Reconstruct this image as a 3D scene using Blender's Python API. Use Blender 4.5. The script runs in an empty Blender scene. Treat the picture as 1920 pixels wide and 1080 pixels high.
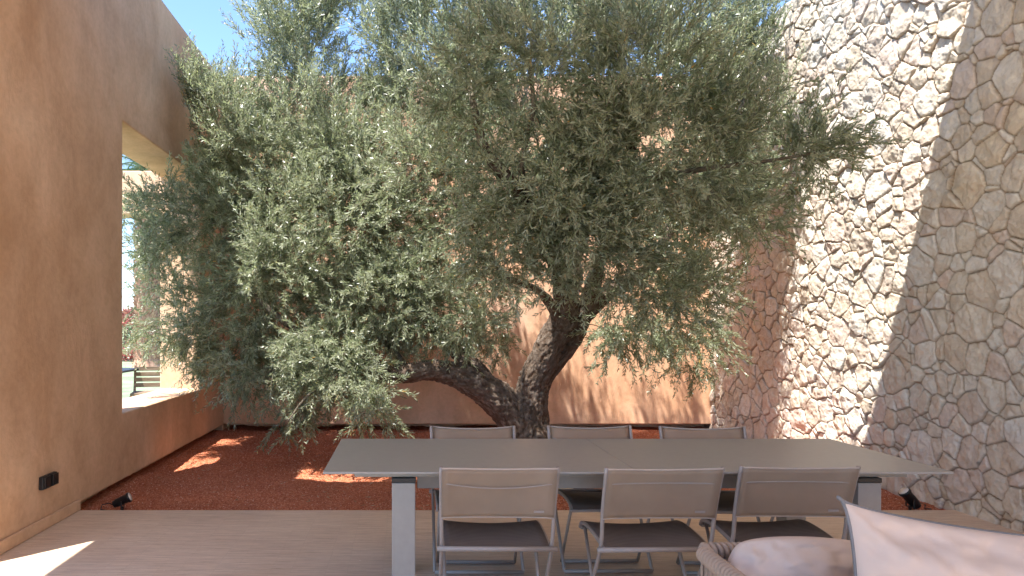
import bpy, bmesh, math, random
import numpy as np
from mathutils import Vector, noise as mnoise
from mathutils.kdtree import KDTree

random.seed(7); RS = np.random.RandomState(11)
R = math.radians
SC = bpy.context.scene
C = SC.collection

# ------------------------------------------------------------------ camera, sky, sun, exposure
F, CX, HY, EH = 1280.0, 760.0, 610.0, 1.437      # focal length in photo pixels, vanishing point, eye height
cam = bpy.data.cameras.new('camera'); camo = bpy.data.objects.new('camera', cam); C.objects.link(camo)
camo.location = (0, 0, EH); camo.rotation_euler = (R(90), 0, 0)
cam.sensor_width = 36; cam.lens = 24; cam.shift_x = 200/1920; cam.shift_y = 70/1920
cam.clip_start = .05; cam.clip_end = 3000
SC.camera = camo
SUN = Vector((.31, .33, -1.0))                   # direction in which the light travels
w = bpy.data.worlds.new('World'); SC.world = w; w.use_nodes = True
nt = w.node_tree; sky = nt.nodes.new('ShaderNodeTexSky'); sky.sky_type = 'NISHITA'; sky.sun_disc = False
sky.sun_elevation = math.atan2(1.0, math.hypot(SUN.x, SUN.y)); sky.sun_rotation = math.atan2(-SUN.x, -SUN.y)
sky.air_density = 1.0; sky.dust_density = .1; sky.ozone_density = 3.5; sky.altitude = 2500
bg = nt.nodes['Background']; bg.inputs['Strength'].default_value = .08
nt.links.new(sky.outputs['Color'], bg.inputs['Color'])
sl = bpy.data.lights.new('sun', 'SUN'); sl.energy = 2.35; sl.angle = R(.53); sl.color = (1, .96, .90)
so = bpy.data.objects.new('sun', sl); C.objects.link(so); so.rotation_euler = SUN.to_track_quat('-Z', 'Y').to_euler(); so.location = (-3, -3, 12)
SC.view_settings.view_transform = 'Standard'; SC.view_settings.look = 'None'
SC.view_settings.gamma = 1; SC.view_settings.use_curve_mapping = False
SC.view_settings.exposure = 2.68
SC.render.engine = 'CYCLES'
SC.cycles.max_bounces = 10; SC.cycles.diffuse_bounces = 6; SC.cycles.transparent_max_bounces = 12
SC.cycles.use_denoising = True

def P(px, py, Y):                                # photo pixel at distance Y -> world point
    return Vector(((px-CX)*Y/F, Y, EH-(py-HY)*Y/F))

# ------------------------------------------------------------------ helpers
def tag(o, label=None, cat=None, group=None, kind=None):
    if label: o['label'] = label
    if cat: o['category'] = cat
    if group: o['group'] = group
    if kind: o['kind'] = kind
    return o
def empty(name, loc, rz=0.0):
    o = bpy.data.objects.new(name, None); o.location = loc; o.rotation_euler = (0, 0, rz); o.empty_display_size = .2
    C.objects.link(o); return o
def copy_tree(o, parent=None):
    c = o.copy(); C.objects.link(c)
    if parent: c.parent = parent
    for ch in list(o.children): copy_tree(ch, c)
    return c

class MB:
    def __init__(s): s.v = []; s.f = []
    def add(s, vs, fs):
        n = len(s.v); s.v += [tuple(v) for v in vs]; s.f += [tuple(i+n for i in f) for f in fs]; return s
    def box(s, x0, x1, y0, y1, z0, z1):
        return s.add([(x, y, z) for z in (z0, z1) for y in (y0, y1) for x in (x0, x1)],
                     [(0,2,3,1),(4,5,7,6),(0,1,5,4),(2,6,7,3),(0,4,6,2),(1,3,7,5)])
    def tube(s, pts, r, n=8, cap=True):
        pts = [Vector(p) for p in pts]; m = len(pts)
        rs = r if hasattr(r, '__len__') else [r]*m
        vs = []; t0 = (pts[1]-pts[0]).normalized()
        u = t0.orthogonal().normalized()
        for i, p in enumerate(pts):
            t = (pts[min(i+1, m-1)]-pts[max(i-1, 0)]).normalized()
            u = (u-t*u.dot(t)); u = u.normalized() if u.length > 1e-6 else t.orthogonal().normalized()
            w_ = t.cross(u)
            for k in range(n):
                a = 2*math.pi*k/n; vs.append(p+(u*math.cos(a)+w_*math.sin(a))*rs[i])
        fs = [(i*n+k, i*n+(k+1) % n, (i+1)*n+(k+1) % n, (i+1)*n+k) for i in range(m-1) for k in range(n)]
        if cap: fs += [tuple(range(n-1, -1, -1)), tuple((m-1)*n+k for k in range(n))]
        return s.add(vs, fs)
    def build(s, name, mat, parent=None, smooth=False, bevel=0, seg=2):
        me = bpy.data.meshes.new(name); me.from_pydata(s.v, [], s.f); me.materials.append(mat); me.update()
        if smooth: me.polygons.foreach_set('use_smooth', [True]*len(me.polygons))
        o = bpy.data.objects.new(name, me); C.objects.link(o)
        if parent: o.parent = parent
        if bevel:
            b = o.modifiers.new('bevel', 'BEVEL'); b.width = bevel; b.segments = seg; b.limit_method = 'ANGLE'; b.angle_limit = R(40)
            b.harden_normals = False
        return o

def cells(xs, ys, zs, solid):
    """watertight solid made of grid cells"""
    mb = MB(); idx = {}
    def vid(i, j, k):
        if (i, j, k) not in idx: idx[(i, j, k)] = len(mb.v); mb.v.append((xs[i], ys[j], zs[k]))
        return idx[(i, j, k)]
    nx, ny, nz = len(xs)-1, len(ys)-1, len(zs)-1
    S = lambda i, j, k: 0 <= i < nx and 0 <= j < ny and 0 <= k < nz and solid((xs[i]+xs[i+1])/2, (ys[j]+ys[j+1])/2, (zs[k]+zs[k+1])/2)
    for i in range(nx):
        for j in range(ny):
            for k in range(nz):
                if not S(i, j, k): continue
                a, b, c = i+1, j+1, k+1
                if not S(i-1, j, k): mb.f.append((vid(i,j,k), vid(i,j,c), vid(i,b,c), vid(i,b,k)))
                if not S(i+1, j, k): mb.f.append((vid(a,j,k), vid(a,b,k), vid(a,b,c), vid(a,j,c)))
                if not S(i, j-1, k): mb.f.append((vid(i,j,k), vid(a,j,k), vid(a,j,c), vid(i,j,c)))
                if not S(i, j+1, k): mb.f.append((vid(i,b,k), vid(i,b,c), vid(a,b,c), vid(a,b,k)))
                if not S(i, j, k-1): mb.f.append((vid(i,j,k), vid(i,b,k), vid(a,b,k), vid(a,j,k)))
                if not S(i, j, k+1): mb.f.append((vid(i,j,c), vid(a,j,c), vid(a,b,c), vid(i,b,c)))
    return mb

def np_mesh(name, V, loops, starts, totals, mat, parent=None, attr=None, smooth=False):
    me = bpy.data.meshes.new(name); me.vertices.add(len(V)); me.vertices.foreach_set('co', np.asarray(V, np.float32).ravel())
    me.loops.add(len(loops)); me.loops.foreach_set('vertex_index', np.asarray(loops, np.int32))
    me.polygons.add(len(starts)); me.polygons.foreach_set('loop_start', np.asarray(starts, np.int32))
    me.update(calc_edges=True)
    if attr:
        for an, (ty, data) in attr.items():
            a = me.attributes.new(an, ty, 'POINT'); a.data.foreach_set('color' if ty == 'FLOAT_COLOR' else 'value', np.asarray(data, np.float32).ravel())
    if smooth: me.polygons.foreach_set('use_smooth', np.ones(len(starts), bool))
    me.validate(); me.materials.append(mat)
    o = bpy.data.objects.new(name, me); C.objects.link(o)
    if parent: o.parent = parent
    return o

# ------------------------------------------------------------------ materials
class NT:
    def __init__(s, name):
        s.m = bpy.data.materials.new(name); s.m.use_nodes = True; s.t = s.m.node_tree; s.b = s.t.nodes['Principled BSDF']
        s.out = s.t.nodes['Material Output']
    def n(s, ty, **kw):
        x = s.t.nodes.new(ty)
        for k, v in kw.items():
            if k.startswith('i_'):
                x.inputs[k[2:].replace('_', ' ')].default_value = v
            else: setattr(x, k, v)
        return x
    def l(s, a, b): s.t.links.new(a, b)
    def coord(s, scale=(1, 1, 1), kind='Object'):
        tc = s.n('ShaderNodeTexCoord'); mp = s.n('ShaderNodeMapping'); mp.inputs['Scale'].default_value = scale
        s.l(tc.outputs[kind], mp.inputs['Vector']); return mp.outputs['Vector']
    def noise(s, vec, scale, detail=4, rough=.5, dist=0):
        x = s.n('ShaderNodeTexNoise', i_Scale=scale, i_Detail=detail, i_Roughness=rough, i_Distortion=dist); s.l(vec, x.inputs['Vector']); return x.outputs['Fac']
    def ramp(s, fac, stops):
        r = s.n('ShaderNodeValToRGB'); e = r.color_ramp.elements
        while len(e) < len(stops): e.new(.5)
        for q, (p, c) in zip(e, stops): q.position = p; q.color = (*c, 1) if len(c) == 3 else c
        s.l(fac, r.inputs['Fac']); return r.outputs['Color']
    def mix(s, a, b, fac, mode='MIX'):
        m = s.n('ShaderNodeMix', data_type='RGBA', blend_type=mode)
        for sock, v in ((m.inputs[0], fac), (m.inputs[6], a), (m.inputs[7], b)):
            if hasattr(v, 'links') or hasattr(v, 'is_linked'): s.l(v, sock)
            else: sock.default_value = (*v, 1) if isinstance(v, tuple) else v
        return m.outputs[2]
    def bump(s, h, strength, dist=.01, nrm=None):
        b = s.n('ShaderNodeBump', i_Strength=strength, i_Distance=dist); s.l(h, b.inputs['Height'])
        if nrm: s.l(nrm, b.inputs['Normal'])
        s.l(b.outputs['Normal'], s.b.inputs['Normal']); return b.outputs['Normal']
    def base(s, c, rough=.8, metal=0, spec=.3):
        if isinstance(c, tuple): s.b.inputs['Base Color'].default_value = (*c, 1)
        else: s.l(c, s.b.inputs['Base Color'])
        s.b.inputs['Roughness'].default_value = rough; s.b.inputs['Metallic'].default_value = metal
        s.b.inputs['Specular IOR Level'].default_value = spec
        return s

def stucco(name, c1, c2, c3):
    m = NT(name); v = m.coord(); vs = m.coord((1.4, 1.4, .9))
    a = m.noise(v, .9, 7, .62, .6); b = m.noise(vs, 2.6, 8, .65, .3); c = m.noise(v, 22, 5, .6)
    col = m.ramp(a, [(.3, c1), (.52, c2), (.72, c3)])
    col = m.mix(col, m.ramp(b, [(.3, (.80, .78, .76)), (.55, (1, 1, 1)), (.75, (1.1, 1.1, 1.12))]), .75, 'MULTIPLY')
    col = m.mix(col, m.ramp(c, [(.35, (.9, .89, .88)), (.6, (1.04, 1.04, 1.04))]), .6, 'MULTIPLY')
    n1 = m.bump(b, .9, .012); b2 = m.noise(v, 60, 6, .7); n2 = m.bump(b2, .35, .002, n1); m.bump(a, .4, .03, n2)
    m.base(col, .72, 0, .25); return m.m

def metal(name, c, rough=.45):
    m = NT(name); v = m.coord(); a = m.noise(v, 30, 4); m.base(m.mix(c, tuple(x*.82 for x in c), a), rough, .0, .5)
    rg = m.n('ShaderNodeMapRange'); rg.inputs['To Min'].default_value = rough*.92; rg.inputs['To Max'].default_value = rough*1.12; m.l(m.noise(v, 1.6, 4, .5), rg.inputs['Value']); m.l(rg.outputs[0], m.b.inputs['Roughness'])
    m.bump(m.noise(v, 300, 2), .03, .0002); return m.m

M = {}
M['stucco'] = stucco('earth_plaster', (.54, .325, .19), (.65, .42, .27), (.72, .50, .34))
M['stucco_back'] = stucco('terracotta_plaster', (.66, .375, .22), (.74, .46, .30), (.80, .54, .39))
M['ceiling'] = NT('ceiling_plaster').base((.82, .76, .68), .9).m
M['taupe'] = metal('taupe_powder_coat', (.33, .305, .275), .40)
M['frame'] = metal('chair_frame_paint', (.32, .27, .24), .42)
M['black'] = metal('black_plastic', (.012, .012, .013), .4)
M['lens'] = NT('frosted_glass').base((.65, .58, .52), .25, 0, .5).m

def fabric(name, c, alpha=0.0, scale=420, lo=.8, hi=1.15):
    m = NT(name); v = m.coord((1, 1, 1)); wv = m.n('ShaderNodeTexWave', i_Scale=scale/6.28, i_Distortion=.6, bands_direction='Z'); m.l(v, wv.inputs['Vector'])
    wx = m.n('ShaderNodeTexWave', i_Scale=scale/6.28, i_Distortion=.6, bands_direction='X'); m.l(v, wx.inputs['Vector'])
    s = m.mix(wv.outputs['Color'], wx.outputs['Color'], .5); a = m.noise(v, 9, 5)
    col = m.mix(tuple(x*lo for x in c), tuple(x*hi for x in c), a); col = m.mix(col, s, .12, 'OVERLAY')
    m.base(col, .8, 0, .2); m.bump(s, .15, .0008)
    if alpha:
        tr = m.n('ShaderNodeBsdfTransparent'); tl = m.n('ShaderNodeBsdfTranslucent'); tl.inputs['Color'].default_value = (*c, 1)
        m1 = m.n('ShaderNodeMixShader'); m1.inputs[0].default_value = .2; m.l(m.b.outputs[0], m1.inputs[1]); m.l(tl.outputs[0], m1.inputs[2])
        m2 = m.n('ShaderNodeMixShader'); m2.inputs[0].default_value = alpha; m.l(m1.outputs[0], m2.inputs[1]); m.l(tr.outputs[0], m2.inputs[2])
        m.l(m2.outputs[0], m.out.inputs['Surface'])
    return m.m
M['sling'] = fabric('taupe_mesh_sling', (.40, .30, .22), .26)
M['seat'] = fabric('dark_mesh_sling', (.17, .138, .12), .04)
M['hem'] = fabric('sling_hem', (.42, .35, .30))
M['pillow'] = fabric('pale_pink_linen', (.50, .41, .365), 0, 900, .96, 1.03)
M['piping'] = fabric('grey_piping', (.16, .16, .17), 0, 900)
M['rope'] = fabric('beige_rope', (.34, .26, .205), 0, 1500)

# floor: thin clay strips laid on edge
m = NT('clay_strip_floor'); v = m.coord()
br = m.n('ShaderNodeTexBrick', i_Scale=1.0, i_Mortar_Size=.0013, i_Mortar_Smooth=.3, i_Bias=0.0, i_Brick_Width=.33, i_Row_Height=.014, offset=.37, offset_frequency=2)
vw = m.n('ShaderNodeTexNoise', i_Scale=3.0, i_Detail=3.0); m.l(v, vw.inputs['Vector'])
ad = m.n('ShaderNodeVectorMath', operation='MULTIPLY_ADD'); ad.inputs[1].default_value = (.02, .012, 0); m.l(vw.outputs['Color'], ad.inputs[0]); m.l(v, ad.inputs[2])
m.l(ad.outputs[0], br.inputs['Vector'])
br.inputs['Color1'].default_value = (.0, .0, .0, 1); br.inputs['Color2'].default_value = (1, 1, 1, 1); br.inputs['Mortar'].default_value = (.5, .5, .5, 1)
tile = m.ramp(br.outputs['Color'], [(0, (.66, .48, .345)), (.3, (.70, .525, .385)), (.7, (.72, .55, .405)), (1, (.75, .59, .45))])
st = m.noise(m.coord((2.6, 60, 1)), 1.7, 9, .8); tile = m.mix(tile, m.ramp(st, [(.36, (.60, .54, .49)), (.5, (1, 1, 1)), (.64, (1.18, 1.17, 1.14))]), .9, 'MULTIPLY')
cl = m.noise(v, .8, 5, .6); tile = m.mix(tile, m.ramp(cl, [(.35, (.86, .82, .8)), (.65, (1.05, 1.05, 1.05))]), .8, 'MULTIPLY')
sp = m.noise(v, 45, 3, .6); tile = m.mix(tile, (.85, .78, .7), m.ramp(sp, [(.70, (0, 0, 0)), (.74, (1, 1, 1))]))
tile = m.mix(tile, (.52, .38, .28), br.outputs['Fac'])
n1 = m.n('ShaderNodeMath', operation='SUBTRACT'); m.l(br.outputs['Color'], n1.inputs[0]); m.l(br.outputs['Fac'], n1.inputs[1])
nn = m.bump(n1.outputs[0], .8, .003); m.bump(st, .6, .003, nn); m.base(tile, .55, 0, .35); M['floor'] = m.m

m = NT('red_gravel'); v = m.coord(); vo = m.n('ShaderNodeTexVoronoi', i_Scale=85.0); m.l(v, vo.inputs['Vector'])
g = m.ramp(vo.outputs['Color'], [(0, (.28, .075, .035)), (.35, (.46, .145, .07)), (.7, (.58, .21, .11)), (1, (.70, .38, .25))])
g = m.mix(g, m.ramp(m.noise(v, 1.5, 5), [(.35, (.82, .8, .8)), (.65, (1.08, 1.08, 1.08))]), .8, 'MULTIPLY')
n1 = m.bump(vo.outputs['Distance'], 1.0, .012); m.bump(m.noise(v, 40, 4), .8, .01, n1); m.base(g, .95, 0, .1); M['gravel'] = m.m
m = NT('red_gravel_chips'); at = m.n('ShaderNodeAttribute', attribute_name='tone')
m.base(m.ramp(at.outputs['Fac'], [(0, (.30, .09, .05)), (.4, (.50, .175, .09)), (.85, (.62, .27, .165)), (1, (.70, .44, .33))]), .95, 0, .1); M['chips'] = m.m

m = NT('dry_stone'); at = m.n('ShaderNodeAttribute', attribute_name='stone'); v = m.coord()
c = m.mix(at.outputs['Color'], m.ramp(m.noise(v, 14, 8, .7), [(.3, (.78, .74, .70)), (.5, (1, 1, 1)), (.7, (1.13, 1.12, 1.1))]), .8, 'MULTIPLY')
c = m.mix(c, (.52, .36, .22), m.ramp(m.noise(v, 5.5, 7, .7, .4), [(.56, (0, 0, 0)), (.72, (.55, .55, .55))]))
n1 = m.bump(m.noise(v, 38, 8, .75), .75, .012); m.bump(m.noise(v, 160, 4, .7), .5, .003, n1); m.base(c, .9, 0, .15); M['stone'] = m.m

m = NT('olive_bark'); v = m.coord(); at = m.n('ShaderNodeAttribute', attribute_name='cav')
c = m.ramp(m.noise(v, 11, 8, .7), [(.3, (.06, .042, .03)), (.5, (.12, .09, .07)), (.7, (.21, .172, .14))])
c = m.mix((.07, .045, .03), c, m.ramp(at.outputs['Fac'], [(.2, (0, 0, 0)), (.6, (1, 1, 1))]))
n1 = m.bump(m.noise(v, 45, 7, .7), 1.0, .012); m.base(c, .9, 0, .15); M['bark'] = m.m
m = NT('olive_twig'); m.base(m.ramp(m.noise(m.coord(), 9, 4), [(.35, (.09, .07, .05)), (.65, (.19, .17, .125))]), .85, 0, .2); M['twig'] = m.m

def leafmat(name, top_stops, under, trans=.28):
    m = NT(name); at = m.n('ShaderNodeAttribute', attribute_name='tone')
    top = m.ramp(at.outputs['Fac'], top_stops); ge = m.n('ShaderNodeNewGeometry')
    col = m.mix(top, m.mix(top, under, .6), ge.outputs['Backfacing']); m.base(col, .33, 0, .65)
    tl = m.n('ShaderNodeBsdfTranslucent'); m.l(m.mix(top, (.50, .56, .28), .5), tl.inputs['Color'])
    mx = m.n('ShaderNodeMixShader'); mx.inputs[0].default_value = trans; m.l(m.b.outputs[0], mx.inputs[1]); m.l(tl.outputs[0], mx.inputs[2])
    m.l(mx.outputs[0], m.out.inputs['Surface']); return m.m
M['leaf'] = leafmat('olive_leaf', [(0, (.045, .07, .028)), (.4, (.155, .19, .105)), (.9, (.38, .41, .28)), (.965, (.32, .32, .12)), (1, (.58, .30, .06))], (.41, .43, .32), .42)
M['hedge_leaf'] = leafmat('hedge_leaf', [(0, (.04, .08, .02)), (.5, (.07, .13, .035)), (1, (.13, .2, .06))], (.15, .2, .09))
M['bloom'] = leafmat('pink_bloom', [(0, (.28, .05, .05)), (.5, (.45, .10, .10)), (1, (.55, .2, .16))], (.4, .15, .14))
M['lawn'] = NT('lawn'); m = M['lawn']; v = m.coord()
m.base(m.mix(m.ramp(m.noise(v, 1.2, 6), [(.3, (.19, .25, .14)), (.7, (.32, .37, .24))]), m.ramp(m.noise(v, 60, 4), [(.3, (.6, .6, .6)), (.7, (1.3, 1.3, 1.3))]), .7, 'MULTIPLY'), .9); m.bump(m.noise(v, 50, 5), 1.0, .04); M['lawn'] = m.m
m = NT('palm_bark'); v = m.coord(); m.base(m.ramp(m.noise(v, 7, 6, .7), [(.3, (.22, .11, .07)), (.55, (.45, .27, .18)), (.75, (.62, .45, .33))]), .95); M['palm'] = m.m
m = NT('weathered_wood'); v = m.coord((1, 8, 8)); m.base(m.ramp(m.noise(v, 5, 6), [(.3, (.12, .08, .05)), (.7, (.25, .18, .12))]), .7); M['wood'] = m.m
m = NT('rock_grey'); v = m.coord(); m.base(m.ramp(m.noise(v, 12, 6), [(.3, (.34, .24, .15)), (.7, (.6, .47, .33))]), .9); M['rock'] = m.m
m = NT('rock_purple'); v = m.coord(); m.base(m.ramp(m.noise(v, 12, 6), [(.3, (.09, .05, .06)), (.7, (.2, .12, .12))]), .9); M['rock2'] = m.m

# ------------------------------------------------------------------ the setting
XL, XR, YB, YE = -2.55, 4.28, 9.55, 5.31      # left wall, stone wall, back wall, edge of the terrace
g = MB(); g.add([(-400, -400, -.12), (400, -400, -.12), (400, 600, -.12), (-400, 600, -.12)], [(0, 1, 2, 3)])
tag(g.build('lawn', M['lawn']), kind='structure')
f = MB(); f.box(-3.05, 4.75, -6.0, YE, -.11, 0); tag(f.build('terrace_floor', M['floor'], bevel=.004), kind='structure')

m = NT('pale_bounce_paving'); v = m.coord(); m.base(m.ramp(m.noise(v, 2, 6), [(.3, (.63, .59, .53)), (.7, (.75, .71, .64))]), .85); M['bounce'] = m.m
f = MB(); f.box(-9, -3.052, -14, 5.0, -.115, -.02); f.box(-3.04, 4.75, -14, -6.01, -.115, -.02); tag(f.build('bounce_paving', M['bounce']), kind='structure')  # unseen pale ground, added to bounce sunlight into the shaded terrace

def vnoise(rs, X, Y, cell):
    """smooth value noise on arrays"""
    gx, gy = X/cell, Y/cell; ix, iy = np.floor(gx).astype(int), np.floor(gy).astype(int); fx, fy = gx-ix, gy-iy
    fx = fx*fx*(3-2*fx); fy = fy*fy*(3-2*fy); n = 512; t = rs
    a, b, c, d = t[ix % n, iy % n], t[(ix+1) % n, iy % n], t[ix % n, (iy+1) % n], t[(ix+1) % n, (iy+1) % n]
    return (a*(1-fx)+b*fx)*(1-fy)+(c*(1-fx)+d*fx)*fy - .5
TAB = [np.random.RandomState(100+i).rand(512, 512) for i in range(8)]
def fbm(X, Y, cell, octs, gain=.55, k=0):
    s = 0; a = 1
    for o in range(octs): s = s+a*vnoise(TAB[(k+o) % 8], X+17.3*o, Y+9.1*o, cell/2**o); a *= gain
    return s

def grid_mesh(name, V, nu, nv, mat, parent=None, attr=None, flip=False):
    i, j = np.meshgrid(np.arange(nu-1), np.arange(nv-1), indexing='ij'); a = (i*nv+j).ravel()
    q = np.stack([a, a+nv, a+nv+1, a+1], 1) if not flip else np.stack([a, a+1, a+nv+1, a+nv], 1)
    return np_mesh(name, V, q.ravel(), np.arange(len(q))*4, None, mat, parent, attr, smooth=False)

# gravel bed with loose chips
nu, nv = 274, 171
X, Y = np.meshgrid(np.linspace(-2.69, 4.3, nu), np.linspace(YE+.003, 9.95, nv), indexing='ij')
Z = -.03+fbm(X, Y, .5, 3, .5)*.03+fbm(X, Y, .06, 2, .5, 3)*.012
Z += .10*np.exp(-((X-1.27)**2+(Y-7.25)**2)/.35)
gb = grid_mesh('gravel_bed', np.stack([X, Y, Z], -1).reshape(-1, 3), nu, nv, M['gravel'])
tag(gb, kind='structure')
n = 52000; cx = RS.uniform(-2.55, 4.26, n); cy = YE+.01+(YB-YE)*RS.rand(n)**1.25
cz = -.03+fbm(cx, cy, .5, 3, .5)*.03+fbm(cx, cy, .06, 2, .5, 3)*.012+.10*np.exp(-((cx-1.27)**2+(cy-7.25)**2)/.35)
octa = np.array([[1,0,0],[-1,0,0],[0,1,0],[0,-1,0],[0,0,1],[0,0,-1]], float)
rad = RS.uniform(.003, .0075, n); V = octa[None]*RS.uniform(.55, 1.2, (n, 6, 1))*rad[:, None, None]
a = RS.uniform(0, 6.28, n); b_ = RS.uniform(0, 6.28, n); ca, sa, cb, sb = np.cos(a), np.sin(a), np.cos(b_), np.sin(b_)
x, y, z = V[..., 0], V[..., 1], V[..., 2]; x, y = x*ca[:, None]-y*sa[:, None], x*sa[:, None]+y*ca[:, None]; y, z = y*cb[:, None]-z*sb[:, None], y*sb[:, None]+z*cb[:, None]
V = np.stack([x+cx[:, None], y+cy[:, None], z+cz[:, None]+.003], -1).reshape(-1, 3)
tr = np.array([[0,2,4],[2,1,4],[1,3,4],[3,0,4],[2,0,5],[1,2,5],[3,1,5],[0,3,5]]); q = (tr[None]+np.arange(n)[:, None, None]*6).reshape(-1, 3)
gc = np_mesh('gravel_chips', V, q.ravel(), np.arange(len(q))*3, None, M['chips'], None, {'tone': ('FLOAT', np.repeat(RS.rand(n), 6))})
tag(gc, 'loose crushed red gravel chips around the olive tree', 'gravel', kind='stuff')

# left wall with its window and the wide opening nearer the camera
def sol(x, y, z):
    if 6.16 < y < 8.48 and .645 < z < 3.28: return False
    if -2.5 < y < 4.04 and z < 3.12: return False
    if YB > y > 5.31 and x > -2.70 and z < .045: return False
    return True
lw = cells([-3.05, -2.70, XL], [-5.5, -2.5, 4.04, 5.31, 6.16, 8.48, YB, 10.0], [-.12, .045, .645, 3.12, 3.28, 4.85], sol).build('plaster_wall', M['stucco'], bevel=.014, seg=3)
tag(lw, 'tall ochre plaster wall on the left with a large window opening', 'wall')
bb = MB(); bb.box(XL+.002, XL+.026, 4.04, 5.315, .001, .085); bb.build('baseboard', M['stucco'], lw, bevel=.008)
bw = cells([XL+.001, 4.75], [YB, YB+.42, 10.0], [-.12, .055, 4.93], lambda x, y, z: not (z < .055 and y < YB+.42)).build('terracotta_wall', M['stucco_back'], bevel=.012, seg=3)
tag(bw, 'terracotta plaster wall closing the court behind the olive tree', 'wall')
rf = MB(); rf.box(-3.05, 4.8, -.5, 4.94, 4.42, 4.6)
tag(rf.build('patio_roof', M['ceiling'], bevel=.01), 'flat patio roof above the terrace', 'roof')
# the roof overlaps the left wall line only inside its thickness: keep it between the walls
bpy.data.objects['patio_roof'].data.vertices.foreach_set('co', np.array([c for c in [(x, y, z) for z in (4.42, 4.6) for y in (-.5, 4.94) for x in (XL+.002, 4.14)]], np.float32).ravel())

# stone wall: polygonal dry masonry as real relief
rs = np.random.RandomState(5); seeds = []
for k in range(60000):
    p = (rs.uniform(-6.5, 10.2), rs.uniform(-.4, 5.6)); rr = rs.choice([.08, .135, .19, .245], p=[.20, .30, .32, .18])*rs.uniform(.85, 1.15)
    ok = True
    for s in seeds[-4000:]:
        d2 = (s[0]-p[0])**2+((s[1]-p[1])*.92)**2
        if d2 < ((rr+s[2])*.31)**2: ok = False; break
    if ok: seeds.append((*p, rr))
    if k > 20000: break
seeds = np.array(seeds); NS = len(seeds)
pal = np.array([(.68, .60, .49), (.66, .57, .46), (.70, .64, .55), (.67, .56, .47), (.62, .53, .42), (.69, .635, .55), (.66, .56, .43), (.60, .51, .42)])
scol = pal[rs.choice(8, NS, p=[.24, .19, .16, .14, .10, .08, .04, .05])]*rs.uniform(.92, 1.05, (NS, 1)); soff = rs.uniform(-.010, .010, NS); sx_ = rs.normal(0, .05, NS); sz_ = rs.normal(0, .05, NS)
FA = np.concatenate([rs.normal(0, .13, (NS, 5, 2)), rs.uniform(.004, .022, (NS, 5, 1))], 2)
def stone_h(Yg, Zg):
    yy = Yg+fbm(Yg, Zg, .10, 4, .6, 1)*.009; zz = Zg+fbm(Yg, Zg, .10, 4, .6, 4)*.009
    H = np.zeros(Yg.shape); col = np.zeros(Yg.shape+(3,))
    step = 40
    for r0 in range(0, Yg.shape[0], step):
        sl_ = slice(r0, r0+step); a, b = yy[sl_], zz[sl_]
        m_ = (seeds[:, 0] > a.min()-.6) & (seeds[:, 0] < a.max()+.6); sd = seeds[m_]; ids = np.nonzero(m_)[0]
        D = (a[..., None]-sd[:, 0])**2+(b[..., None]-sd[:, 1])**2-sd[:, 2]**2*.45
        i1 = D.argmin(-1); d1 = np.take_along_axis(D, i1[..., None], -1)[..., 0]
        # exact distance to the nearest border: min over neighbours
        s1 = sd[i1]; sep = np.sqrt((s1[..., 0, None]-sd[:, 0])**2+(s1[..., 1, None]-sd[:, 1])**2)
        E = (D-d1[..., None])/(2*np.maximum(sep, 1e-4)); np.put_along_axis(E, i1[..., None], 9, -1); e = E.min(-1)
        gi = ids[i1]; cy_, cz_ = s1[..., 0], s1[..., 1]
        plane = soff[gi]+sx_[gi]*(a-cy_)+sz_[gi]*(b-cz_)
        facet = np.full(a.shape, .03)
        for q in range(5): facet = np.minimum(facet, FA[gi, q, 0]*(a-cy_)+FA[gi, q, 1]*(b-cz_)+FA[gi, q, 2])
        facet = np.maximum(facet, -.004)
        k = fbm(a+gi*3.7, b+gi*1.9, .13, 5, .62, 2); k2 = np.abs(fbm(a+gi*1.3, b+gi*5.1, .09, 4, .6, 5))
        jw = .001+.006*np.clip(.5+1.2*fbm(a, b, .3, 2, .5, 6), 0, 1)
        t = np.clip((e-jw*.35)/(.0065), 0, 1); t = t*t*(3-2*t); t2 = np.clip(e/.05, 0, 1)**.6
        H[sl_] = (.75*(plane+facet)+k*.015-k2*.011)*t-.027*(1-t)
        joint = np.array([.34, .24, .16]); col[sl_] = scol[gi]*t[..., None]+joint*(1-t[..., None])
    return H, col
def stone_patch(y0, y1, ny, nz, name, parent):
    Yg, Zg = np.meshgrid(np.linspace(y0, y1, ny), np.linspace(-.06, 5.05, nz), indexing='ij'); H, col = stone_h(Yg, Zg)
    Xg = 4.27-H; Xg[:, -1] = 4.40; Xg[0, :] = np.where(y0 < 0, 4.4, Xg[0, :])
    V = np.stack([Xg, Yg, Zg], -1).reshape(-1, 3); c4 = np.concatenate([col.reshape(-1, 3), np.ones((col.shape[0]*col.shape[1], 1))], 1)
    return grid_mesh(name, V, ny, nz, M['stone'], parent, {'stone': ('FLOAT_COLOR', c4)}, flip=True)
core = MB(); core.box(4.36, 4.8, -6.0, 10.0, -.11, 5.045)
M['core'] = NT('stone_core').base((.45, .36, .28), .9).m
sw = empty('stone_wall', (4.5, 5, 0)); sw.location = (0, 0, 0)
tag(sw, 'high dry stone wall of irregular cream stones on the right', 'wall')
core.build('wall_core', M['core'], sw)
stone_patch(3.2, YB+.02, 760, 610, 'stone_facing', sw); stone_patch(-6.0, 3.2, 260, 150, 'stone_facing', sw)

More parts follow.
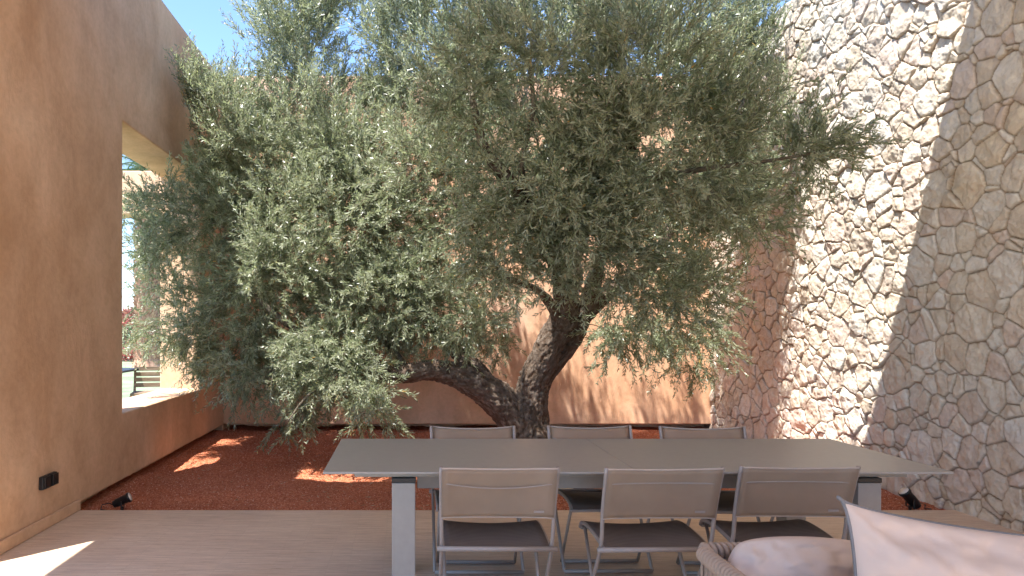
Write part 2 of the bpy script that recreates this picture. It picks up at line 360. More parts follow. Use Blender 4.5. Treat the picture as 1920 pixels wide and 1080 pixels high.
# ------------------------------------------------------------------ sockets and garden spotlights
for yy, lab in ((4.79, 'black outdoor wall socket, the nearer of the pair on the plaster wall'), (4.895, 'black outdoor wall socket, the farther of the pair on the plaster wall')):
    e = empty('wall_socket', (XL, yy, .335)); tag(e, lab, 'socket', 'black sockets on the plaster wall')
    b = MB(); b.box(.001, .034, -.046, .046, -.046, .046); b.build('socket_box', M['black'], e, bevel=.006)
    b = MB(); b.box(.036, .046, -.040, .040, -.040, .040); b.box(.0465, .051, -.016, .016, -.034, -.022); b.build('hinged_cover', M['black'], e, bevel=.004)
def spotlight(loc, aim, lab, cable, s=1.0):
    e = empty('garden_spotlight', loc); tag(e, lab, 'spotlight', 'spike spotlights in the gravel')
    d = Vector(aim).normalized(); c0 = Vector((0, 0, .075*s))
    p = [c0+d*t*s for t in (-.075, -.072, -.05, -.048, .045, .047, .062, .064)]
    MB().tube(p, [.018*s, .028*s, .030*s, .033*s, .034*s, .040*s, .040*s, .037*s], 20).build('lamp_body', M['black'], e, True)
    MB().tube([c0+d*.0645*s, c0+d*.067*s], .033*s, 20).build('lens', M['lens'], e, True)
    sd = d.cross(Vector((0, 0, 1))).normalized()*.042*s
    yk = MB().tube([c0+sd, c0+sd-Vector((0, 0, .06*s)), c0-sd-Vector((0, 0, .06*s)), c0-sd], .005*s, 8)
    yk.tube([c0-Vector((0, 0, .05*s)), Vector((0, 0, -.1))], [.011*s, .006*s], 8); yk.build('spike_bracket', M['black'], e)
    MB().tube(cable, .004, 8).build('cable', M['black'], e, True)
spotlight((-2.25, 5.43, -.03), (.75, .1, .35), 'black spike spotlight with a looped cable in the left corner of the gravel',
          [(0, 0, .03), (-.06, .0, .035), (-.12, .03, .045), (-.17, .02, .035), (-.16, -.03, .01), (-.1, -.05, .008), (-.02, -.05, .005)])
spotlight((4.0, 5.41, -.02), (-.62, .05, .75), 'black spike spotlight with a pale lens at the foot of the stone wall',
          [(0, 0, .02), (.05, 0, .03), (.10, .02, .045), (.13, .01, .03), (.10, -.02, .01), (.16, -.01, .005)], 1.15)

# ------------------------------------------------------------------ dining table
tb = empty('dining_table', (1.11, 3.72, 0)); tag(tb, 'long taupe metal dining table with two extension halves and four square legs', 'table')
def tbox(x0, x1, y0, y1, z0, z1): return MB().box(x0-1.11, x1-1.11, y0-3.72, y1-3.72, z0, z1)
TX0, TX1, TY0, TY1 = -.392, 2.61, 3.246, 4.197
for a, b in ((TX0, 1.109), (1.1115, TX1)): tbox(a, b, TY0, TY1, .729, .74).build('tabletop', M['taupe'], tb, bevel=.002)
tbox(-.25, 2.47, 3.36, 4.08, .690, .7275).build('underframe', M['taupe'], tb, bevel=.003)
for y0 in (3.44, 3.92): tbox(.06, 2.2, y0, y0+.05, .615, .689).build('rail', M['taupe'], tb, bevel=.003)
for x0 in (-.066, 2.215):
    for y0 in (3.34, 3.97):
        lg = tbox(x0, x0+.115, y0, y0+.11, .0, .665).build('leg', M['taupe'], tb, bevel=.004)
        tbox(x0-.002, x0+.117, y0-.002, y0+.112, .667, .689).build('leg_cap', M['black'], lg, bevel=.002)

# ------------------------------------------------------------------ folding chairs
def bez(pts, n=6):
    """Catmull-Rom through pts"""
    pts = [Vector(p) for p in pts]; out = []
    for i in range(len(pts)-1):
        p0, p1, p2, p3 = pts[max(i-1, 0)], pts[i], pts[i+1], pts[min(i+2, len(pts)-1)]
        for k in range(n):
            t = k/n; out.append(.5*((2*p1)+(p2-p0)*t+(2*p0-5*p1+4*p2-p3)*t*t+(3*p1-p0-3*p2+p3)*t**3))
    return out+[pts[-1]]
W = .262
def make_chair(sag, bend):
    t = empty('folding_chair', (0, 0, 0)); fr = M['frame']
    for s in (-1, 1):
        MB().tube(bez([(s*W, -.085, .80), (s*(W-.003), -.02, .60), (s*(W-.006), .02, .42), (s*(W-.006), .12, .26), (s*(W-.006), .30, .012)], 5), .0095, 10).build('upright', fr, t, True)
        MB().tube([(s*(W-.03), .375, .42), (s*(W-.03), .13, .012)], .0085, 10).build('leg', fr, t, True)
    sp = [(0, .405), (.08, .420), (.17, .431), (.27, .436), (.34, .430), (.385, .418), (.405, .392)]
    pr = bez([(0, y, z) for y, z in sp], 4)
    for s in (-1, 1): MB().tube([(s*(W-.018), p.y, p.z) for p in pr], .010, 10).build('seat_rail', fr, t, True)
    MB().tube([(-W-.016, 0, .405), (W+.016, 0, .405)], .012, 10).build('cross_bar', fr, t, True); MB().tube([(-W+.02, .40, .39), (W-.02, .40, .39)], .009, 8).build('cross_bar', fr, t, True)
    MB().tube([(-(W-.03), .13, .012), (W-.03, .13, .012)], .011, 10).build('floor_bar', fr, t, True); MB().tube([(-(W-.006), .30, .012), (W-.006, .30, .012)], .011, 10).build('floor_bar', fr, t, True)
    mb = MB(); nx = 14
    for p in pr:
        for i in range(nx+1):
            u = i/nx*2-1; mb.v.append((u*(W-.020), p.y, p.z+.010-.016*(1-u*u)))
    for j in range(len(pr)-1):
        for i in range(nx): a = j*(nx+1)+i; mb.f.append((a, a+1, a+nx+2, a+nx+1))
    so_ = mb.build('seat', M['seat'], t, True); md = so_.modifiers.new('thick', 'SOLIDIFY'); md.thickness = .004
    mb = MB(); nz = 10; z0, z1 = .553, .795
    for j in range(nz+1):
        z = z0+(z1-z0)*j/nz
        for i in range(nx+1):
            u = i/nx*2-1; yb = -.085+(.80-z)*.325
            mb.v.append((u*(W-.004), yb-.012*abs(u)**6+.026*(1-u*u)*bend, z-.010*(1-u*u)*(.5+.5*(j/nz))))
    for j in range(nz):
        for i in range(nx): a = j*(nx+1)+i; mb.f.append((a, a+nx+1, a+nx+2, a+1))
    bk = mb.build('backrest', M['sling'], t, True); md = bk.modifiers.new('thick', 'SOLIDIFY'); md.thickness = .003
    for z in (z0, z1):
        row = 0 if z == z0 else nz
        MB().tube([mb.v[row*(nx+1)+i] for i in range(nx+1)], .0045, 8).build('hem', M['hem'], bk, True)
    MB().tube([(u*(W-.012), -.066+.018*(1-u*u), .722-sag*(1-u*u)) for u in [i/12*2-1 for i in range(13)]], .0032, 8).build('strap', M['frame'], t, True)
    MB().box(.165, .212, -.022, -.0195, .578, .588).build('maker_tab', M['frame'], bk)
    return t
GR = 'folding chairs around the dining table'
c0 = make_chair(.026, 1.0); c1 = make_chair(.0, .8)
places = [(c0, False, .424, 3.15, 0, -.012, 'near side folding chair with a sagging strap across its back, beside the table leg'),
          (c1, False, 1.160, 3.14, 0, .022, 'middle one of the three folding chairs on the near side, seen from behind'),
          (c1, True, 1.785, 3.17, 0, -.018, 'near side folding chair farthest right, behind the woven armchair and pillows'),
          (c1, True, .426, 4.24, 1, 0, 'far side folding chair in front of the olive trunk, leftmost of the far row'),
          (c1, True, 1.172, 4.26, 1, .02, 'far side folding chair in the middle, dappled with sun on its backrest'),
          (c1, True, 1.868, 4.22, 1, -.03, 'far side folding chair nearest to the stone wall')]
for src, dup_, x, y, face, rz, lab in places:
    o = copy_tree(src) if dup_ else src
    o.location = (x, y, 0); o.rotation_euler = (0, 0, rz+(math.pi if face else 0)); tag(o, lab, 'chair', GR)

# ------------------------------------------------------------------ woven armchair and pillows
sf = empty('woven_armchair', (1.75, 2.0, 0)); tag(sf, 'woven beige rope armchair in the near right corner', 'armchair')
sx0, sx1, sy0, sy1, zt = 1.045, 2.45, 1.60, 2.43, .635
L = lambda pts: [(x-1.75, y-2.0, z) for x, y, z in pts]
fr_ = MB()
rail = bez([(sx0, sy0, zt-.03), (sx0, 2.0, zt-.005), (sx0, sy1-.07, zt), (sx0+.02, sy1-.02, zt), (sx0+.07, sy1, zt), (1.7, sy1, zt), (sx1-.07, sy1, zt), (sx1-.02, sy1-.02, zt), (sx1, sy1-.07, zt), (sx1, 2.0, zt-.005), (sx1, sy0, zt-.03)], 10)
fr_.tube(L(rail), .019, 12); fr_.tube(L([(x, y, .30) for x, y, z in rail]), .016, 12)
for x, y in ((sx0, sy0), (sx1, sy0)): fr_.tube(L([(x, y, zt-.03), (x, y, 0)]), .018, 12)
for x, y in ((sx0+.02, sy1-.02), (sx1-.02, sy1-.02)): fr_.tube(L([(x, y, .3), (x, y, 0)]), .016, 12)
fr_.build('frame', M['frame'], sf, True)
# rope wrap: helical coils round the top rail, pairs of hanging ropes below
dens = []
for i in range(len(rail)-1):
    a, b = rail[i], rail[i+1]; k = max(1, int((b-a).length/.0045))
    dens += [a+(b-a)*(q/k) for q in range(k)]
wr = MB(); pitch = .021; acc = 0; hel = []
for i in range(len(dens)-1):
    d = (dens[i+1]-dens[i]); acc += d.length; th = 2*math.pi*acc/pitch; t = d.normalized(); u = Vector((0, 0, 1)); w_ = t.cross(u).normalized()
    for q in range(3):
        p = dens[i]+d*(q/3); tt = th+2*math.pi*d.length/pitch*q/3; hel.append(p+(u*math.cos(tt)+w_*math.sin(tt))*.0215)
wr.tube(L(hel), .0098, 6); wr.build('rope_wrap', M['rope'], sf, True)
wv = MB(); acc = 0; last = -1
for i in range(len(dens)-1):
    acc += (dens[i+1]-dens[i]).length
    if acc-last > (.036): 
        last = acc; p = dens[i]
        for off in (-.0065, .0065):
            t = (dens[i+1]-dens[i]).normalized(); q = p+t*off; n_ = t.cross(Vector((0, 0, 1)))
            wv.tube(L([q+n_*.014-Vector((0, 0, .004)), q+n_*.008-Vector((0, 0, .12)), (q.x, q.y, .29)]), .0060, 6)
wv.build('hanging_ropes', M['rope'], sf, True)

def cushion(name, w2, h2, T, k, seed, mat, parent=None, rnd=.0, pw=.55):
    N = 72; V = []; mn = mnoise
    for side in (1, -1):
        for i in range(N+1):
            for j in range(N+1):
                u = math.sin((i/N-.5)*math.pi); v_ = math.sin((j/N-.5)*math.pi)
                cf = 1-rnd*(u*v_)**2; x = w2*u*(1-k*(1-v_*v_)**.6)*cf; z = h2*v_*(1-k*(1-u*u)**.6)*cf
                th = T*max(0, (1-u*u)*(1-v_*v_))**pw
                edge = min(1-abs(u), 1-abs(v_)); wr_ = mn.fractal(Vector((u*3+seed, v_*3, side)), .9, 2.0, 3)*.020*min(1, edge*6)*T/.08
                cr = math.atan2(v_, u); wr_ += .006*math.sin(cr*26+seed+2*u)*max(0, (u*u+v_*v_-.7))*min(1, edge*9)
                V.append((x, side*(-(th+wr_ if edge > 0 else 0)), z))
    fs = []; M1 = (N+1)*(N+1)
    for s in (0, 1):
        for i in range(N):
            for j in range(N):
                a = s*M1+i*(N+1)+j; q = (a, a+N+1, a+N+2, a+1); fs.append(q if s == 0 else q[::-1])
    mb = MB(); mb.v = V; mb.f = fs; o = mb.build(name, mat, parent, True)
    bm = bmesh.new(); bm.from_mesh(o.data); bmesh.ops.remove_doubles(bm, verts=bm.verts, dist=.0008); bm.to_mesh(o.data); bm.free()
    ring = [V[i*(N+1)] for i in range(N+1)]+[V[N*(N+1)+j] for j in range(1, N+1)]+[V[i*(N+1)+N] for i in range(N-1, -1, -1)]+[V[j] for j in range(N-1, -1, -1)]
    return o, ring
pl, ring = cushion('throw_pillow', .42, .335, .105, .165, 3.1, M['pillow'], rnd=.05)
pl.location = (1.675, 1.98, .555); pl.rotation_euler = (R(-16), R(7.5), R(-4))
tag(pl, 'large pale pink linen pillow edged with grey piping', 'pillow')
MB().tube([Vector(p)+Vector((0, 0, 0)) for p in ring], .0055, 8, False).build('piping', M['piping'], pl, True)
p2, ring = cushion('back_cushion', .345, .21, .10, .035, 8.7, M['pillow'], rnd=.2, pw=.42)
p2.location = (1.41, 2.30, .512); p2.rotation_euler = (R(-12), R(3.5), 0)
tag(p2, 'plain pale pink cushion leaning in the left corner of the woven armchair', 'cushion')
p3, ring = cushion('seat_cushion', .66, .36, .07, .01, 5.7, M['pillow'], pw=.2)
p3.location = (1.75, 2.0, .34); p3.rotation_euler = (R(90), 0, 0)
tag(p3, 'pale pink seat cushion lying in the woven armchair', 'cushion')

# ------------------------------------------------------------------ stones near the tree foot
def rock(loc, s, mat, lab, seed):
    bm = bmesh.new(); bmesh.ops.create_icosphere(bm, subdivisions=3, radius=1)
    for v_ in bm.verts:
        d = 1+.35*mnoise.fractal(v_.co*1.1+Vector((seed, 0, 0)), 1, 2, 4); v_.co = Vector((v_.co.x*s[0], v_.co.y*s[1], v_.co.z*s[2]))*d
    me = bpy.data.meshes.new('rock'); bm.to_mesh(me); bm.free(); me.materials.append(mat)
    o = bpy.data.objects.new('rock', me); C.objects.link(o); o.location = loc; tag(o, lab, 'rock', 'rocks on the red gravel'); return o
rock((1.41, 6.05, .0), (.10, .07, .045), M['rock'], 'flat beige rock on the red gravel seen under the table', 1)
rock((1.56, 6.0, .0), (.09, .06, .045), M['rock2'], 'dark purple brown rock on the red gravel seen under the table', 5)

# ------------------------------------------------------------------ olive tree
RK = .84
olive = empty('olive_tree', (1.28, 7.2, -.03)); tag(olive, 'old multi-stemmed olive tree with a wide silvery crown in red gravel', 'tree')
OL = Vector((1.28, 7.2, -.03))
def limb(pts): return [(P(a, b, c+.45*min(1, max(0, (760-a)/180))*(c > 6.7)), r*RK) for a, b, c, r in pts]
limbs = [
 limb([(990,882,7.2,.36),(985,850,7.2,.30),(975,810,7.2,.25),(945,765,7.2,.22),(912,732,7.18,.205),(875,712,7.15,.175),(825,698,7.1,.145),(770,702,7.05,.125),(705,695,7.0,.10),(620,662,6.95,.07),(530,600,6.9,.045),(440,520,6.9,.025)]),
 limb([(985,860,7.25,.30),(990,800,7.2,.23),(995,750,7.2,.20),(1003,700,7.15,.18),(1020,655,7.1,.17),(1050,615,7.0,.175),(1062,570,6.9,.155),(1055,525,6.7,.12),(1030,470,6.35,.095),(1010,405,5.9,.08),(985,365,5.6,.072),(945,322,5.45,.065),(908,275,5.4,.05),(885,180,5.5,.03),(860,60,5.6,.018)]),
 limb([(1000,840,7.35,.22),(1005,760,7.35,.14),(1028,695,7.3,.11),(1078,635,7.2,.11),(1100,575,7.0,.11),(1130,470,6.5,.08),(1165,350,5.9,.06),(1185,250,5.5,.045),(1170,130,5.4,.025)]),
 limb([(925,745,7.2,.18),(890,690,7.25,.12),(860,665,7.3,.09),(832,640,7.35,.07),(770,560,7.5,.055),(700,430,7.6,.045),(630,270,7.7,.035),(575,110,7.7,.02),(560,-40,7.8,.012)]),
 limb([(1085,590,7.05,.13),(1145,548,6.9,.10),(1200,512,6.8,.08),(1225,490,6.8,.07),(1270,400,6.9,.055),(1340,290,7.2,.04),(1410,160,7.6,.022)]),
 limb([(1048,600,6.95,.09),(1035,570,6.8,.06),(1010,545,6.6,.045),(970,530,6.4,.035),(935,505,6.3,.03),(905,450,6.1,.02),(850,380,6.0,.012)]),
 limb([(1065,560,6.95,.12),(1080,480,7.5,.07),(1010,330,7.9,.05),(940,180,8.0,.035),(900,20,8.0,.02),(880,-120,7.9,.012)]),
 limb([(1080,480,7.5,.06),(1150,300,8.0,.04),(1220,120,8.0,.028),(1240,-80,7.9,.014)]),
 limb([(985,365,5.6,.045),(978,300,5.4,.03),(1000,200,5.3,.022),(985,90,5.3,.014)]),
 limb([(620,662,7.0,.045),(560,560,7.3,.030),(470,420,7.4,.020),(390,300,7.3,.013),(360,180,7.2,.008)]),
 limb([(700,430,7.6,.03),(560,380,7.3,.022),(430,300,7.1,.014)]),
 limb([(1225,490,6.8,.045),(1300,510,7.0,.03),(1350,560,7.2,.015)]),
 limb([(1165,350,5.9,.04),(1300,320,5.4,.028),(1450,300,5.3,.016),(1560,280,5.3,.008)]),
 limb([(705,695,7.0,.05),(640,710,6.8,.03),(580,740,6.6,.016),(540,790,6.5,.008)]),
 limb([(770,702,7.15,.05),(715,620,7.35,.032),(640,500,7.5,.022),(590,380,7.6,.012)]),
]
nodes = []      # (pos, radius, dir)
thick = MB(); thin = MB()
skel = []
for li, lb in enumerate(limbs):
    ps = bez([p for p, r in lb], 8); rr = []
    for i in range(len(lb)-1):
        for k in range(8): rr.append(lb[i][1]*(1-k/8)+lb[i+1][1]*k/8)
    rr.append(lb[-1][1])
    ps2 = []
    for i, p in enumerate(ps):
        amp = min(.05, rr[i]*.35); ps2.append(p+Vector((mnoise.noise(p*2.2+Vector((li*5, 0, 0))), mnoise.noise(p*2.2+Vector((0, 9, li))), mnoise.noise(p*2.2+Vector((3, li, 9)))))*amp)
    for i, p in enumerate(ps2):
        t = (ps2[min(i+1, len(ps2)-1)]-ps2[max(0, i-1)]).normalized(); skel.append((p, rr[i], t))
        if rr[i] < .10: nodes.append((p, rr[i], t))
    cut = next((i for i, r in enumerate(rr) if r < .04), len(rr)-1)
    if cut > 1:
        thick.tube([p-OL for p in ps2[:cut+1]], [r*(1+.10*mnoise.noise(p*5)) for p, r in zip(ps2[:cut+1], rr)], 14)
    if cut < len(rr)-1: thin.tube([p-OL for p in ps2[max(cut-1, 0):]], rr[max(cut-1, 0):], 8)
# root flare
for a in range(9):
    an = a*.7+.2; r0 = .30; b0 = P(990, 868, 7.2)
    thick.tube([b0-OL+Vector((math.cos(an)*.12, math.sin(an)*.12, .45)), b0-OL+Vector((math.cos(an)*.26, math.sin(an)*.24, .08)), b0-OL+Vector((math.cos(an)*.5, math.sin(an)*.45, -.10))], [.09, .11, .06], 10)
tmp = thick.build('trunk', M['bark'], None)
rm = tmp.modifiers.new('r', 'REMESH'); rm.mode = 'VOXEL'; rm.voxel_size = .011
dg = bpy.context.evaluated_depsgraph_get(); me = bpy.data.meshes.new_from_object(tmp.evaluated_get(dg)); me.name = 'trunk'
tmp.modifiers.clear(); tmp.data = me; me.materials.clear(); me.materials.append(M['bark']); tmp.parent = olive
nv_ = len(me.vertices); co = np.empty(nv_*3, np.float32); me.vertices.foreach_get('co', co); co = co.reshape(-1, 3); nr = np.empty(nv_*3, np.float32); me.vertices.foreach_get('normal', nr); nr = nr.reshape(-1, 3)
kd = KDTree(len(skel))
for i, (p, r, t) in enumerate(skel): kd.insert(p-OL, i)
kd.balance(); cav = np.zeros(nv_, np.float32)
for i in range(nv_):
    p = Vector(co[i]); _, k, _ = kd.find(p); t, r = skel[k][2], skel[k][1]
    al = t*p.dot(t); pe = p-al; tw = al*3.0+pe*26
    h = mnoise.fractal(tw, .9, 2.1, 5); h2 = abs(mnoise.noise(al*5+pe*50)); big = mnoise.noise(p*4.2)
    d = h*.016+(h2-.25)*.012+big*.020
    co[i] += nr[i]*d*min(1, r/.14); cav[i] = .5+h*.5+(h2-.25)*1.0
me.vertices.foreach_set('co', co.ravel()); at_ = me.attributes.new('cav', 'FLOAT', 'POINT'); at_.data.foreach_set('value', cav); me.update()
me.polygons.foreach_set('use_smooth', np.ones(len(me.polygons), bool))

# crown: clusters inside overlapping lobes (centre given as photo pixel + distance)
blobs = [ # px, py, Y, rpx, rpy, rY, count
 (560,110,8.05,100,190,.7,62),(575,-90,8.25,95,120,.7,26),(430,260,7.55,95,100,.6,44),(375,190,7.45,50,70,.3,12),(400,420,7.65,140,140,.5,76),(290,420,7.3,45,130,.35,13),(300,570,7.4,55,80,.35,7),
 (430,610,7.5,105,95,.5,44),(350,640,7.35,50,60,.4,8),(470,690,7.15,70,45,.4,14),(570,700,7.05,75,50,.4,20),(545,790,6.9,35,25,.15,4),(690,765,6.5,45,40,.25,8),(630,640,7.35,110,70,.6,34),
 (620,420,7.45,170,170,.85,118),(720,560,7.3,110,80,.7,34),(640,250,7.75,130,110,.8,52),(740,110,7.6,70,120,.7,30),(840,160,7.6,140,170,.9,70),(900,-80,7.2,210,110,.6,42),(1180,-70,7.1,210,110,.5,40),(1010,60,7.5,170,110,.5,60),
 (1240,90,7.5,180,140,.6,66),(1400,60,7.5,75,90,.5,28),(1440,220,7.7,90,110,.6,36),(1270,340,7.5,200,150,.5,74),(1410,380,7.5,85,100,.4,26),(1290,560,7.4,85,80,.5,20),(1290,650,7.3,60,45,.3,9),(1185,620,6.8,80,35,.3,12),
 (960,330,7.6,230,170,.5,84),(860,520,7.8,110,100,.5,14),(940,620,7.6,70,35,.3,8),
 (1060,340,5.35,180,140,.32,74),(1240,250,5.2,180,130,.32,72),(1475,285,5.35,95,55,.22,18),(1150,455,5.7,150,95,.35,44),(950,460,5.9,120,85,.35,30),(870,150,5.35,95,100,.25,18),(1010,110,5.2,170,90,.28,32),(1240,540,6,105,55,.3,18),(1370,400,5.6,85,85,.3,22),(1200,100,5.2,150,80,.28,26),(1570,265,5.3,40,35,.12,4),
 (800,550,7.2,110,80,.4,30), (890,615,7.0,55,35,.25,9), (480,330,8.5,190,190,.5,64), (700,330,7.3,150,120,.4,34), (500,540,8.5,160,100,.4,24), (510,500,6.95,110,90,.3,22), (530,805,6.9,22,22,.1,3), (610,660,6.85,75,40,.3,16), (650,700,6.85,75,35,.3,14), (760,0,7.6,100,90,.7,26), (580,30,7.8,90,80,.7,24),
 (830,330,5.9,130,120,.4,34),(1330,150,5.4,90,80,.25,14),
]
def inside(p):
    if p.y > 9.35 and p.z < 5.1: return False
    if p.x > 4.0 and p.z < 5.1: return False
    if p.z > 3.95 and p.y < 5.05: return False
    if p.x < -2.45:
        return p.x > -3.2 and 6.3 < p.y < 8.35 and .95 < p.z < 3.1
    return p.z > .18
rr_ = random.Random(3); clusters = []
for px, py, Y, a, b, c, n in blobs:
    cc = P(px, py, Y); s = Y/F; k = 0; n = int(n*(.74 if Y < 5.95 else 1.12)); tries = 0
    while k < n and tries < n*30:
        tries += 1
        d = Vector((rr_.gauss(0, 1), rr_.gauss(0, 1), rr_.gauss(0, 1))).normalized(); rad_ = rr_.random()**.42
        p = cc+Vector((d.x*a*s, d.y*c, d.z*b*s))*rad_
        if inside(p): clusters.append((p, cc, Vector((d.x, d.y, d.z)), rad_)); k += 1
print('clusters', len(clusters))
order = sorted(range(len(clusters)), key=lambda i: min((clusters[i][0]-nd[0]).length for nd in nodes[::3]))
NP = np.array([n_[0] for n_ in nodes]); NR = [n_[1] for n_ in nodes]; NPl = [tuple(x) for x in NP]
sp_o, sp_d, sp_l = [], [], []
cap = 60000; buf = np.zeros((cap, 3)); buf[:len(NP)] = NP; cnt = len(NP)
for ci in order:
    p, cc, d, rad_ = clusters[ci]; pa = np.array(p); dd = np.linalg.norm(buf[:cnt]-pa, axis=1)
    dd = dd+.25*np.maximum(0, buf[:cnt, 2]-pa[2]); k = int(dd.argmin()); q = Vector(buf[k]); Ln = (p-q).length
    r0 = min(NR[k]*.75, .003+.012*Ln); r0 = max(r0, .0025)
    up = Vector((0, 0, 1)); mid = q.lerp(p, .5)+up*Ln*.10+Vector((rr_.gauss(0, .05), rr_.gauss(0, .05), rr_.gauss(0, .04)))*Ln
    pts = [q, q.lerp(mid, .5)+up*Ln*.03, mid, mid.lerp(p, .55)+up*Ln*.02, p]
    rs_ = [r0, r0*.85, r0*.7, r0*.5, max(.0018, r0*.32)]
    thin.tube([x-OL for x in pts], rs_, 5, False)
    for x, r in zip(pts[1:], rs_[1:]): buf[cnt] = x; NR.append(r); cnt += 1
    bd = (p-mid).normalized()
    out = (p-cc); out = out.normalized() if out.length > 1e-3 else up
    for k in range(11):
        tt = rr_.random(); o_ = p+Vector((rr_.gauss(0, .085), rr_.gauss(0, .085), rr_.gauss(0, .085)))
        if k < 3: o_ = mid.lerp(p, tt)+Vector((rr_.gauss(0, .03), rr_.gauss(0, .03), rr_.gauss(0, .03)))
        upb = 1.15 if p.z > 3.5 else (.4 if p.z > 2.6 else (.1 if p.z > 1.6 else -.35))
        dr = bd*.35+out*.45+up*upb+Vector((rr_.gauss(0, .5), rr_.gauss(0, .5), rr_.gauss(0, .5)))
        dr.normalize(); ln = rr_.uniform(.18, .40)*(1.3 if p.z > 3.5 else 1)
        if inside(o_) and inside(o_+dr*ln): sp_o.append(o_); sp_d.append(dr); sp_l.append(ln)
thin.build('branches', M['twig'], olive, True)

def sprays(O, D, L_, parent, mat, stem_mat, name, leaf=(.048, .072), wid=(.0045, .0066), gap=.0195, droop=.05, origin=Vector((0, 0, 0)), seed=1, npair=15, stems=True):
    rs = np.random.RandomState(seed); O = np.array(O); D = np.array(D); L_ = np.array(L_); n = len(O)
    def nrm(a): return a/np.maximum(np.linalg.norm(a, axis=-1, keepdims=True), 1e-9)
    curve = rs.normal(0, .10, (n, 3)); curve[:, 2] -= droop
    A = nrm(np.cross(D, np.where(np.abs(D[:, 2:3]) < .9, np.array([[0, 0, 1.]]), np.array([[1., 0, 0]])))); B = np.cross(D, A)
    ph = rs.uniform(0, 6.28, n)
    T = (np.arange(npair)+.5)/npair; base = O[:, None]+D[:, None]*(L_[:, None]*T)[..., None]+curve[:, None]*(L_[:, None]*T**2)[..., None]
    tang = nrm(D[:, None]+2*curve[:, None]*T[None, :, None])
    keep = rs.rand(n, npair, 2) < .94
    out = []; tones = []
    ang = ph[:, None]+np.arange(npair)[None]*(math.pi/2)+rs.normal(0, .25, (n, npair))
    side = A[:, None]*np.cos(ang)[..., None]+B[:, None]*np.sin(ang)[..., None]
    allV = []; tone_s = rs.beta(2, 2, n)
    for sgn, kk in ((1, 0), (-1, 1)):
        sd = side*sgn; sp_ = rs.uniform(.45, 1.1, (n, npair, 1)); ld = nrm(tang+sd*sp_+rs.normal(0, .16, (n, npair, 3)))
        nn = nrm(tang-ld*(tang*ld).sum(-1, keepdims=True)+rs.normal(0, .45, (n, npair, 3))); nn = nrm(nn-ld*(nn*ld).sum(-1, keepdims=True))
        wd = np.cross(ld, nn); ll = rs.uniform(*leaf, (n, npair, 1))*(1-.35*T[None, :, None]**3); ww = rs.uniform(*wid, (n, npair, 1)); bnd = rs.normal(0, .09, (n, npair, 1))
        b = base
        v = np.stack([b, b+ld*ll*.35+wd*ww+nn*ll*bnd*.3, b+ld*ll*.35-wd*ww+nn*ll*bnd*.3, b+ld*ll*.72+wd*ww*.8+nn*ll*bnd*.8, b+ld*ll*.72-wd*ww*.8+nn*ll*bnd*.8, b+ld*ll+nn*ll*bnd*1.6], 2)
        kp = keep[..., kk]; allV.append(v[kp]); tones.append(np.clip((tone_s[:, None]*.5+rs.rand(n, npair)*.5), 0, 1)[kp])
    V = np.concatenate(allV)-np.array(origin); tn = np.concatenate(tones); nl = len(V)
    old = rs.rand(nl) < .012; tn = np.where(old, rs.uniform(.95, 1, nl), tn*.92)
    i0 = np.arange(nl)[:, None]*6; lp = (i0+np.array([[0, 2, 1, 1, 2, 4, 3, 3, 4, 5]])).ravel(); st_ = (np.arange(nl)[:, None]*10+np.array([[0, 3, 7]])).ravel()
    o = np_mesh(name, V.reshape(-1, 3), lp, st_, None, mat, parent, {'tone': ('FLOAT', np.repeat(tn, 6))})
    print(name, 'leaves', nl)
    if stems:
        ts = np.array([0, .33, .66, 1.0]); pts = O[:, None]+D[:, None]*(L_[:, None]*ts)[..., None]+curve[:, None]*(L_[:, None]*ts**2)[..., None]
        rr = np.array([.0019, .0016, .0012, .0007]); V = []
        for k in range(3): a = 2.094*k; V.append(pts+(A[:, None]*math.cos(a)+B[:, None]*math.sin(a))*rr[None, :, None])
        V = np.stack(V, 2).reshape(-1, 3)-np.array(origin); i = np.arange(n)[:, None, None]*12+np.arange(3)[None, :, None]*3; k = np.arange(3)[None, None]
        q = np.stack([i+k, i+(k+1) % 3, i+3+(k+1) % 3, i+3+k], -1).reshape(-1, 4)
        np_mesh('twigs', V, q.ravel(), np.arange(len(q))*4, None, stem_mat, parent)
    return o
sprays(sp_o, sp_d, sp_l, olive, M['leaf'], M['twig'], 'foliage', origin=OL, seed=21)

# dry leaves fallen on the gravel
rs = np.random.RandomState(77); n = 620; fx = rs.normal(1.0, 1.7, n); fy = rs.uniform(5.36, 9.4, n); k_ = (fx > -2.5) & (fx < 4.1); fx, fy = fx[k_], fy[k_]; n = len(fx)
an = rs.uniform(0, 6.28, n); dx = np.stack([np.cos(an), np.sin(an), rs.normal(0, .15, n)], 1); wx_ = np.stack([-np.sin(an), np.cos(an), rs.normal(0, .3, n)], 1)*.006
b = np.stack([fx, fy, np.full(n, -.008)+fbm(fx, fy, .5, 3, .5)*.03+.10*np.exp(-((fx-1.27)**2+(fy-7.25)**2)/.35)], 1); ll = rs.uniform(.04, .065, (n, 1))
V = np.stack([b, b+dx*ll*.4+wx_, b+dx*ll*.4-wx_, b+dx*ll+np.array([0, 0, .006])], 1).reshape(-1, 3)
i0 = np.arange(n)[:, None]*4; q = (i0+np.array([[0, 2, 3, 1]])).ravel()
m = NT('dry_leaf'); at = m.n('ShaderNodeAttribute', attribute_name='tone'); m.base(m.ramp(at.outputs['Fac'], [(0, (.22, .14, .07)), (.6, (.38, .28, .15)), (1, (.5, .44, .3))]), .7); M['dry'] = m.m
tag(np_mesh('fallen_leaves', V, q, np.arange(n)*4, None, M['dry'], None, {'tone': ('FLOAT', np.repeat(rs.rand(n), 4))}), 'dry fallen olive leaves scattered over the red gravel', 'leaves', kind='stuff')

